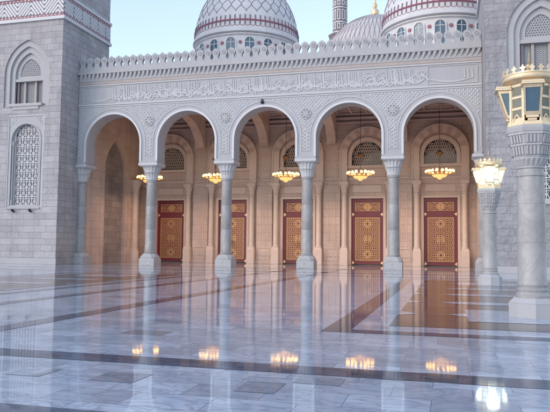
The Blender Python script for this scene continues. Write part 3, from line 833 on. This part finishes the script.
build_tower(TR, 3.05, 13.0, 52.6, 62.6, 7.3, 8.45, 'tower_rough', 3.05)
# small wall lamps under the left grille window
for x, lb in ((-41.15, 'left one of two small dark spotlights under the left tower grille'), (-39.2, 'right one of two small dark spotlights under the left tower grille')):
    b = BM(); lathe(b, [(0.10, 0), (0.13, 0.06), (0.13, 0.24), (0.09, 0.3)], 0, 0, 16)
    bmesh.ops.rotate(b, verts=b.verts, cent=(0, 0, 0), matrix=Matrix.Rotation(math.radians(60), 3, 'X'))
    box(b, -0.05, 0.05, 0.0, 0.12, -0.12, 0.02)
    o = obj('spotlight', b, 'black', None, (x, 53.67, 5.15), world=False); tag(o, lb, 'spotlight', 'spotlights under the tower grille')
b = BM(); lathe(b, [(0.17, 0.0), (0.17, 0.1), (0.155, 0.16), (0.1, 0.24), (0.02, 0.27)], 0, 0, 18); bmesh.ops.rotate(b, verts=b.verts, cent=(0, 0, 0), matrix=Matrix.Rotation(math.radians(100), 3, 'X')); box(b, -0.1, 0.1, -0.12, 0.0, 0.08, 0.26)
o = obj('security_camera', b, 'black', None, (BC[2]-0.25, YF-0.005, 15.5), world=False); tag(o, 'small black dome camera on the lattice above the middle arch', 'camera')

# ------------------------------------------------------------------ domes and minaret
def dome_prof(R, z0, H, n=26, tip=0.10):
    out = []
    for i in range(n+1):
        t = i/n*PI/2; out.append((max(0.02, R*math.cos(t)**(1.0)), z0+H*math.sin(t)+H*tip*(i/n)**5))
    return out
def on_dome(prof, u):
    u = max(0, min(0.9999, u))*(len(prof)-1); i = int(u); f = u-i
    return tuple(prof[i][k]+(prof[i+1][k]-prof[i][k])*f for k in (0, 1))
def build_dome(D, cx, cy, R, zs, H, zbase, ncell):
    pr = dome_prof(R, zs, H)
    b = BM(); lathe(b, pr, cx, cy, 72, cap=False); shell = obj('shell', b, 'dome', D, smooth=True)
    b = BM()
    for k in range(ncell):                            # ogee net
        for s in (-1, 1):
            pts = []
            for t in range(0, 61):
                u = 0.165+0.805*t/60; r, z = on_dome(pr, u)
                th = 2*PI/ncell*(k+0.5*s*(0.5+0.5*math.cos(2*PI*t/60*5.5))*1.0)
                pts.append((cx+(r+0.01)*math.cos(th), cy+(r+0.01)*math.sin(th), z))
            tube(b, pts, 0.036, 4)
    obj('net_pattern', b, 'domeline', shell)
    b = BM(); nt = 68
    r1, z1 = on_dome(pr, 0.04); r2, z2 = on_dome(pr, 0.082)
    tube(b, [(cx+(r2+.02)*math.cos(2*PI*k/72), cy+(r2+.02)*math.sin(2*PI*k/72), z2) for k in range(72)], 0.11, 6, True)
    for k in range(nt):                               # scalloped lower line
        th = 2*PI*k/nt; 
        pts = []
        for t in range(5):
            a = th+2*PI/nt*t/4; z = z1-0.14*math.sin(PI*t/4); pts.append((cx+(R*0.995+.01)*math.cos(a), cy+(R*0.995+.01)*math.sin(a), z))
        tube(b, pts, 0.045, 4)
    obj('pink_band', b, 'domepink', shell)
    b = BM()
    for k in range(nt):
        th = 2*PI*k/nt; pts = []
        for t in range(4):
            r, z = on_dome(pr, 0.045+0.085*t/3); pts.append((cx+(r+.02)*math.cos(th), cy+(r+.02)*math.sin(th), z))
        tube(b, pts, 0.085, 4)
    obj('band_pickets', b, 'domeline', shell)
    b = BM(); lathe(b, [(R-0.2, zs-0.72), (R+0.02, zs-0.6), (R+0.02, zs-0.5), (R-0.06, zs-0.45), (R-0.06, zs-0.36), (R+0.2, zs-0.28), (R+0.2, zs-0.1), (R+0.02, zs+0.02)], cx, cy, 72, cap=False); obj('ring_moulding', b, 'dome', D, smooth=True)
    b = BM(); lathe(b, [(R-0.07, zs-0.44), (R-0.03, zs-0.41), (R-0.07, zs-0.37)], cx, cy, 72, cap=False); obj('dark_groove', b, 'domeline', D)
    rd = R-0.2
    b = BM(); lathe(b, [(rd, zbase), (rd, zs-0.7)], cx, cy, 72); drum = obj('drum', b, 'dome', D, smooth=True)
    nw = 18; a_off = -PI/2+PI/nw*0.1
    frame0 = None
    for k in range(nw):
        th = a_off+2*PI*k/nw
        Mx = Matrix.Translation((cx, cy, 0)) @ Matrix.Rotation(th+PI/2, 4, 'Z')   # local -y faces outwards
        b = BM(); arch_band(b, 0, round_arch(0.55, zs-1.5, 8), 0.13, -rd-0.12, -rd+0.1, zs-3.6)
        bmesh.ops.transform(b, matrix=Mx, verts=b.verts); win = obj('window', b, 'dome', drum)
        b = BM(); b.faces.new([b.verts.new((x, -rd-0.03, z)) for x, z in [(-0.55, zs-3.6)]+round_arch(0.55, zs-1.5, 8)+[(0.55, zs-3.6)]])
        bmesh.ops.transform(b, matrix=Mx, verts=b.verts); obj('pane', b, 'bluepane', win)
        b = BM(); box(b, -0.04, 0.04, -rd-0.07, -rd-0.035, zs-3.6, zs-0.98); box(b, -0.5, 0.5, -rd-0.07, -rd-0.035, zs-1.55, zs-1.47)
        bmesh.ops.transform(b, matrix=Mx, verts=b.verts); obj('glazing_bar', b, 'white', win)
        th2 = th+PI/nw; Mx = Matrix.Translation((cx, cy, 0)) @ Matrix.Rotation(th2+PI/2, 4, 'Z')
        b = BM()
        for q in range(8):
            a = q*PI/4; bar(b, (0, zs-1.55), (0.21*math.cos(a), zs-1.55+0.21*math.sin(a)), 0.10, -rd-0.09, -rd+0.05)
        bmesh.ops.transform(b, matrix=Mx, verts=b.verts); obj('rosette', b, 'pink', drum)
    b = BM(); zt = pr[-1][1]
    lathe(b, [(0.5, zt-0.2), (0.55, zt), (0.2, zt+0.2), (0.45, zt+0.6), (0.5, zt+0.9), (0.15, zt+1.3), (0.3, zt+1.6), (0.08, zt+2.0), (0.03, zt+3.2)], cx, cy, 20); obj('finial', b, 'brass', D, smooth=True)
DG = 'patterned domes over the arcade'
D1 = thing('mosque_dome', 'white dome with brown net pattern and pink band, rising behind the left parapet', 'dome', (BC[1], 76, 18.6), DG)
build_dome(D1, BC[1]-0.15, 76, 6.6, 27.5, 8.6, 18.6, 32)
D2 = thing('mosque_dome', 'white net patterned dome against the right tower, cut off by the top of the picture', 'dome', (BC[4], 76, 18.6), DG)
build_dome(D2, BC[4], 76, 6.7, 27.5, 8.6, 18.6, 32)
# central dome, far
CD = thing('central_dome', 'broad pinkish dome with diamond net and gilded finial, far behind between the two white domes', 'dome', (-16.45, 152, 18.6))
pr = dome_prof(13.7, 42.0, 16.0, 30, 0.0)
b = BM(); lathe(b, [(13.5, 18.6), (13.5, 41.0), (14.2, 41.4), (14.2, 41.9)]+pr[:-2], -16.45, 152, 80); sh = obj('shell', b, 'fardome', CD, smooth=True)
b = BM(); nc = 64
for k in range(nc):
    for s in (-1, 1):
        pts = []
        for t in range(0, 41):
            u = 0.05+0.87*t/40; r, z = on_dome(pr, u); th = 2*PI/nc*(k+s*2.6*t/40)
            pts.append((-16.45+(r+.02)*math.cos(th), 152+(r+.02)*math.sin(th), z))
        tube(b, pts, 0.075, 3)
obj('net_pattern', b, 'farline', sh)
b = BM(); zt = 57.6; lathe(b, [(2.5, zt-0.3), (2.55, zt+0.05), (1.6, zt+0.55), (0.7, zt+0.8)], -16.45, 152, 28); obj('cap', b, 'mauve', CD, smooth=True)
b = BM(); lathe(b, [(0.5, zt+0.7), (0.9, zt+1.0), (1.05, zt+1.6), (0.9, zt+2.2), (0.35, zt+2.6), (0.55, zt+3.1), (0.6, zt+3.5), (0.25, zt+4.1), (0.3, zt+4.5), (0.08, zt+5.2), (0.03, zt+8.0)], -16.45, 152, 20); obj('finial', b, 'brass', CD, smooth=True)
# minaret, far
MX, MY = -28.8, 175.0
MN = thing('minaret', 'slender dark brick minaret with white patterned panels, far behind the arcade', 'minaret', (MX, MY, 0))
b = BM(); zprism(b, sq(MX, MY, 3.3), 0, 40); lathe(b, [(3.1, 40.003), (3.1, 61.5), (3.3, 61.7), (3.3, 62.2)], MX, MY, 8, PI/8); obj('base', b, 'brick', MN)
b = BM(); lathe(b, [(1.98, 62.2), (1.94, 95), (2.5, 95.4), (2.5, 96.6), (1.6, 96.8), (1.5, 100), (0.9, 103), (0.05, 105)], MX, MY, 24); shf = obj('shaft', b, 'brick', MN, smooth=True)
b = BM()
for z0, z1, hh in ((63.6, 65.2, .42), (66.2, 69.2, .42), (70.4, 71.7, .42), (72.8, 75.8, .42), (77, 80, .42), (81, 84, .42)):
    for k in range(10):
        th = 2*PI*k/10; Mx = Matrix.Translation((MX, MY, 0)) @ Matrix.Rotation(th, 4, 'Z'); c = BM()
        for q in ((-hh, hh, z0, z0+.22), (-hh, hh, z1-.22, z1), (-hh, -hh+.2, z0+.22, z1-.22), (hh-.2, hh, z0+.22, z1-.22)): box(c, q[0], q[1], -2.06, -1.9, q[2], q[3])
        bmesh.ops.transform(c, matrix=Mx, verts=c.verts)
        me = bpy.data.meshes.new('tmp'); c.to_mesh(me); c.free(); b.from_mesh(me); bpy.data.meshes.remove(me)
for z in (62.8, 65.6, 69.8, 72.2, 76.4): lathe(b, [(1.9, z-.16), (2.07, z-.16), (2.07, z+.16), (1.9, z+.16)], MX, MY, 24)
obj('white_panels', b, 'dome', shf)

# ------------------------------------------------------------------ lantern pillars
def rotz(b, a, verts=None): bmesh.ops.rotate(b, verts=verts or b.verts, cent=(0, 0, 0), matrix=Matrix.Rotation(a, 3, 'Z'))
def build_lantern_pillar(label, lit):
    T = thing('lantern_pillar', label, 'lantern pillar', (0, 0, 0), 'gilded lanterns on stone pillars')
    k = dict(world=False)
    b = BM(); zprism(b, oct_pts(0, 0, 0.585, 8, -PI/2), 0, 0.36); zprism(b, oct_pts(0, 0, 0.583, 8, -PI/2), 0.363, 0.50, oct_pts(0, 0, 0.44, 8, -PI/2)); obj('plinth', b, 'dressed', T, **k)
    b = BM(); lathe(b, [(0.42, 0.503), (0.42, 0.56), (0.385, 0.59), (0.37, 0.64), (0.385, 0.67), (0.385, 0.71), (0.36, 0.74), (0.36, 0.79), (0.372, 0.81), (0.372, 0.84), (0.355, 0.87), (0.352, 1.895), (0.346, 1.9), (0.351, 1.905), (0.342, 2.895), (0.336, 2.9), (0.341, 2.905), (0.335, 3.6), (0.355, 3.62), (0.355, 3.66), (0.33, 3.69), (0.33, 3.80), (0.355, 3.82), (0.355, 3.86), (0.335, 3.88)], seg=40); obj('shaft', b, 'shaft', T, smooth=True, **k)
    b = BM(); seg = 80; rings = []
    for z, r, amp in ((3.883, 0.335, 0), (3.9, 0.345, .04), (4.0, 0.40, .05), (4.05, 0.43, 0.02), (4.08, 0.43, 0)):
        rings.append([b.verts.new((r*(1+amp*math.cos(20*2*PI*q/seg))*math.cos(2*PI*q/seg), r*(1+amp*math.cos(20*2*PI*q/seg))*math.sin(2*PI*q/seg), z)) for q in range(seg)])
    for u, v in zip(rings, rings[1:]):
        for q in range(seg): b.faces.new((u[q], u[(q+1) % seg], v[(q+1) % seg], v[q]))
    b.faces.new(rings[-1]); b.faces.new(rings[0][::-1])
    R8 = 1/math.cos(PI/8)
    for z0, z1, a0, a1 in ((4.083, 4.13, 0.40, 0.42), (4.133, 4.38, 0.42, 0.47), (4.383, 4.43, 0.50, 0.50), (4.433, 4.66, 0.49, 0.54), (4.663, 4.73, 0.565, 0.565), (4.733, 4.83, 0.58, 0.60), (4.833, 4.90, 0.57, 0.57)):
        zprism(b, oct_pts(0, 0, a0*R8), z0, z1, oct_pts(0, 0, a1*R8))
    for z0, z1, a0, a1 in ((4.15, 4.37, 0.43, 0.475), (4.45, 4.65, 0.50, 0.545)):   # flutes
        for f in range(8):
            c = BM(); n = 4
            for q in range(n):
                x = (q-(n-1)/2)*0.088; w = 0.028
                vv = [c.verts.new(p) for p in ((x-w, -a0, z0), (x+w, -a0, z0), (x+w, -a1, z1), (x-w, -a1, z1), (x-w, -a0-.028, z0), (x+w, -a0-.028, z0), (x+w, -a1-.028, z1), (x-w, -a1-.028, z1))]
                for ff in ((4, 5, 6, 7), (0, 4, 7, 3), (1, 2, 6, 5), (3, 7, 6, 2), (0, 1, 5, 4)): c.faces.new([vv[i] for i in ff])
            rotz(c, f*PI/4); me = bpy.data.meshes.new('tmp'); c.to_mesh(me); c.free(); b.from_mesh(me); bpy.data.meshes.remove(me)
    obj('capital', b, 'dressed', T, **k)
    # lantern body
    b = BM(); ap = 0.50
    zprism(b, oct_pts(0, 0, 0.565*R8), 4.903, 4.965); zprism(b, oct_pts(0, 0, 0.545*R8), 4.968, 5.0)
    for q in range(8):                                # corner posts and rails
        a = PI/8+q*PI/4; x, y = ap*R8*math.cos(a)*0.97, ap*R8*math.sin(a)*0.97
        lathe(b, [(0.035, 5.003), (0.035, 6.0)], x, y, 8)
    lathe(b, [(0.50, 6.003), (0.56, 6.03), (0.60, 6.08), (0.66, 6.10), (0.68, 6.13), (0.68, 6.17), (0.64, 6.19), (0.64, 6.22), (0.66, 6.235), (0.66, 6.26), (0.5, 6.28), (0.05, 6.34)], seg=48)
    L = obj('lantern', b, 'brass', T, smooth=True, **k)
    g_front = 'lampglow' if lit else 'bluepane'; g_side = 'fretbloom' if lit else 'fret'
    for f in range(8):
        a = f*PI/4
        if f % 2:                                     # plain facets: three fret panels
            c = BM()
            for z0, z1 in ((5.10, 5.32), (5.385, 5.62), (5.685, 5.93)):
                box(c, -0.145, 0.145, -0.475, -0.46, z0, z1)
            rotz(c, a); obj('fret_panel', c, g_side, L, **k)
            c = BM()
            for q in ((-0.195, -0.145), (0.145, 0.195)): box(c, q[0], q[1], -0.49, -0.455, 5.003, 6.0)
            for z0, z1 in ((5.003, 5.10), (5.32, 5.385), (5.62, 5.685), (5.93, 6.0)): box(c, -0.144, 0.144, -0.488, -0.455, z0, z1)
            for s in (-1, 1): bar(c, (s*0.14, 5.02), (0, 5.2), 0.03, -0.5, -0.456)
            rotz(c, a); obj('facet_frame', c, 'brass', L, **k)
        else:                                         # tapered bay lamps, wide at the top
            yt, ybm = -0.80, -0.57; wt, wb = 0.225, 0.19; z0, z1 = 5.14, 5.88
            def yz(z): t = (z-z0)/(z1-z0); return ybm+(yt-ybm)*t, wb+(wt-wb)*t
            c = BM(); t = 0.045
            def rail(za, zb_):
                ya, wa = yz(za); yb_, wb_ = yz(zb_)
                vv = [c.verts.new(p) for p in ((-wa, ya, za), (wa, ya, za), (wb_, yb_, zb_), (-wb_, yb_, zb_), (-wa, -0.46, za), (wa, -0.46, za), (wb_, -0.46, zb_), (-wb_, -0.46, zb_))]
                for ff in ((0, 1, 2, 3), (4, 7, 6, 5), (0, 4, 5, 1), (3, 2, 6, 7), (0, 3, 7, 4), (1, 5, 6, 2)): c.faces.new([vv[i] for i in ff])
            rail(5.14, 5.23); rail(5.80, 5.88)
            for s in (-1, 1):
                y0_, w0_ = yz(5.23); y1_, w1_ = yz(5.80)
                tube(c, [(s*w0_*0.93, y0_+0.02, 5.23), (s*w1_*0.93, y1_+0.02, 5.80)], 0.035, 4)
            box(c, -0.275, 0.275, -0.86, -0.46, 5.88, 5.93, 0.01); box(c, -0.26, 0.26, -0.84, -0.46, 5.932, 5.985, 0.01)
            box(c, -0.15, 0.15, -0.585, -0.46, 5.07, 5.137, 0.01); box(c, -0.11, 0.11, -0.555, -0.46, 5.005, 5.067, 0.01)
            rotz(c, a); fr = obj('bay_lamp', c, 'brass', L, **k)
            c = BM(); y0_, w0_ = yz(5.23); y1_, w1_ = yz(5.80); w0_ *= .92; w1_ *= .92
            vv = [c.verts.new(p) for p in ((-w0_, y0_+.02, 5.231), (w0_, y0_+.02, 5.231), (w1_, y1_+.02, 5.799), (-w1_, y1_+.02, 5.799), (-w0_, -0.47, 5.231), (w0_, -0.47, 5.231), (w1_, -0.47, 5.799), (-w1_, -0.47, 5.799))]
            for ff in ((0, 1, 2, 3), (0, 3, 7, 4), (1, 5, 6, 2)): c.faces.new([vv[i] for i in ff])
            rotz(c, a); obj('glass', c, g_front, fr, **k)
    # cresting of fleurs on the crown
    b = BM(); nf = 18
    for q in range(nf):
        c = BM(); prism(c, [(-0.05, 6.262), (0.05, 6.262), (0.035, 6.30), (0.03, 6.315), (0.07, 6.345), (0.07, 6.375), (0.035, 6.385), (0.0, 6.45), (-0.035, 6.385), (-0.07, 6.375), (-0.07, 6.345), (-0.03, 6.315), (-0.035, 6.30)], -0.655, -0.625)
        rotz(c, 2*PI*q/nf); me = bpy.data.meshes.new('tmp'); c.to_mesh(me); c.free(); b.from_mesh(me); bpy.data.meshes.remove(me)
    obj('cresting', b, 'brass', L, **k)
    b = BM(); lathe(b, [(0.14, 6.34), (0.14, 6.42), (0.06, 6.46), (0.09, 6.53), (0.09, 6.57), (0.035, 6.62), (0.055, 6.67), (0.02, 6.72), (0.01, 6.92)], seg=16); obj('finial', b, 'brassdark', L, smooth=True, **k)
    return T
P1 = build_lantern_pillar('nearest lantern pillar at the right edge, gilded lantern unlit with blue glass', False); P1.location = (2.12, 17.7, 0)
P2 = build_lantern_pillar('lantern pillar with its white light on, farther off before the right end of the arcade', True); P2.location = (2.12, 34.6, 0)

# ------------------------------------------------------------------ chandeliers
def build_chandelier():
    T = thing('chandelier', 'lit chandelier', 'chandelier', (0, 0, 0), 'lit chandeliers hanging in the arcade')
    k = dict(world=False)
    b = BM(); tube(b, [(0, 0, 0.2), (0, 0, 7.9)], 0.03, 6); lathe(b, [(0.12, 7.7), (0.35, 7.95)], seg=16); obj('rod', b, 'iron', T, **k)
    b = BM(); lathe(b, [(0.05, 1.75), (0.25, 1.85), (0.42, 2.05), (0.3, 2.12), (0.05, 2.3)], seg=18); obj('rod_ornament', b, 'iron', T, smooth=True, **k)
    b = BM()
    for rr, z in ((1.3, 0.0), (0.75, -0.15)):
        tube(b, [(rr*math.cos(2*PI*i/32), rr*math.sin(2*PI*i/32), z) for i in range(32)], 0.05, 6, True)
    for i in range(10):
        a = 2*PI*i/10
        tube(b, [(0.1*math.cos(a), 0.1*math.sin(a), 0.25), (0.7*math.cos(a), 0.7*math.sin(a), -0.2), (1.3*math.cos(a), 1.3*math.sin(a), 0.02)], 0.03, 5)
    obj('frame', b, 'gold', T, **k)
    b = BM(); lathe(b, [(0.05, -0.66), (0.15, -0.63), (0.26, -0.52), (0.3, -0.42), (0.26, -0.38)], seg=20); lathe(b, [(0.55, -0.42), (0.72, -0.26), (0.78, -0.12), (0.7, -0.1)], seg=24); obj('glass_bowl', b, 'bowl', T, smooth=True, **k)
    for n, rr, z, r in ((18, 1.33, 0.16, 0.125), (10, 0.85, 0.20, 0.105)):
        for i in range(n):
            a = 2*PI*(i+random.uniform(-.12, .12))/n; b = BM()
            rj = r*random.uniform(.85, 1.15)
            bmesh.ops.create_icosphere(b, subdivisions=2, radius=rj); bmesh.ops.scale(b, verts=b.verts, vec=(1, 1, 1.15))
            bmesh.ops.translate(b, verts=b.verts, vec=(rr*math.cos(a), rr*math.sin(a), z+random.uniform(-.03, .05)))
            obj('bulb', b, 'bulb', T, smooth=True, **k)
    return T
ch0 = build_chandelier()
CL = ['leftmost lit chandelier, half hidden behind the leftmost free white column', 'lit chandelier in the second arch from the left, beside its column',
      'lit chandelier in the middle arch, left of the third free column', 'lit chandelier in the fourth arch, seen whole above a maroon door',
      'rightmost lit chandelier, hanging in the arch nearest the lit lantern']
for i, c in enumerate(BC):
    h = ch0 if i == 0 else copy_tree(ch0)
    h.location = (c, 65.2, 9.45); h['label'] = CL[i]
    # disc lamp added under the bulbs, aimed down so the vaults stay darker
    l = bpy.data.lights.new('chandelier_light', 'AREA'); l.shape = 'DISK'; l.size = 2.3; l.spread = math.radians(160); l.energy = 112; l.color = (1.0, 0.58, 0.35)
    lo = bpy.data.objects.new('chandelier_light', l); COL.objects.link(lo); lo.location = (c, 65.2, 9.45-0.72)
l = bpy.data.lights.new('lantern_light', 'POINT'); l.energy = 12; l.color = (0.9, 1.0, 0.97); l.shadow_soft_size = 0.3
lo = bpy.data.objects.new('lantern_light', l); COL.objects.link(lo); lo.location = (2.12, 33.55, 5.7)

# ------------------------------------------------------------------ camera
f, yaw, pit, rol = 637.4, math.radians(15.114), math.radians(3.916), math.radians(0.613)
fw = Vector((-math.sin(yaw)*math.cos(pit), math.cos(yaw)*math.cos(pit), math.sin(pit)))
r0 = Vector((math.cos(yaw), math.sin(yaw), 0)); u0 = r0.cross(fw)
rr = r0*math.cos(rol)+u0*math.sin(rol); uu = -r0*math.sin(rol)+u0*math.cos(rol)
cam = bpy.data.cameras.new('camera'); cam.sensor_width = 36; cam.lens = f/550*36; cam.clip_end = 4000
co = bpy.data.objects.new('camera', cam); COL.objects.link(co)
mx = Matrix((rr, uu, -fw)).transposed().to_4x4(); mx.translation = (0, 0, 1.65); co.matrix_world = mx
S.camera = co

# ------------------------------------------------------------------ light
SUN_EL, SUN_AZ = math.radians(27), math.radians(222)     # azimuth clockwise from +y: behind the camera, to the left
w = bpy.data.worlds.new('World'); S.world = w; w.use_nodes = True
nt = w.node_tree; bg = nt.nodes['Background']
sky = nt.nodes.new('ShaderNodeTexSky'); sky.sky_type = 'NISHITA'; sky.sun_disc = False
sky.sun_elevation = SUN_EL; sky.sun_rotation = SUN_AZ; sky.altitude = 0; sky.air_density = 1.7; sky.dust_density = 1.2; sky.ozone_density = 4.5
hs = nt.nodes.new('ShaderNodeHueSaturation'); hs.inputs['Saturation'].default_value = 0.74     # thin high haze pales the sky
nt.links.new(sky.outputs[0], hs.inputs['Color'])
tint = nt.nodes.new('ShaderNodeMix'); tint.data_type = 'RGBA'; tint.blend_type = 'MULTIPLY'; tint.inputs[0].default_value = 1; tint.inputs[7].default_value = (0.985, 0.95, 1.005, 1)
nt.links.new(hs.outputs[0], tint.inputs[6]); nt.links.new(tint.outputs[2], bg.inputs[0]); bg.inputs[1].default_value = 0.13
sl = bpy.data.lights.new('sun', 'SUN'); sl.energy = 0.12; sl.angle = math.radians(25); sl.color = (1.0, 0.93, 0.85)
so = bpy.data.objects.new('sun', sl); COL.objects.link(so)
d = Vector((math.sin(SUN_AZ)*math.cos(SUN_EL), math.cos(SUN_AZ)*math.cos(SUN_EL), math.sin(SUN_EL)))
so.rotation_euler = d.to_track_quat('Z', 'Y').to_euler()
S.render.engine = 'CYCLES'
vs = S.view_settings; vs.view_transform = 'Standard'; vs.look = 'None'; vs.exposure = 1.33; vs.gamma = 1.0; vs.use_curve_mapping = False
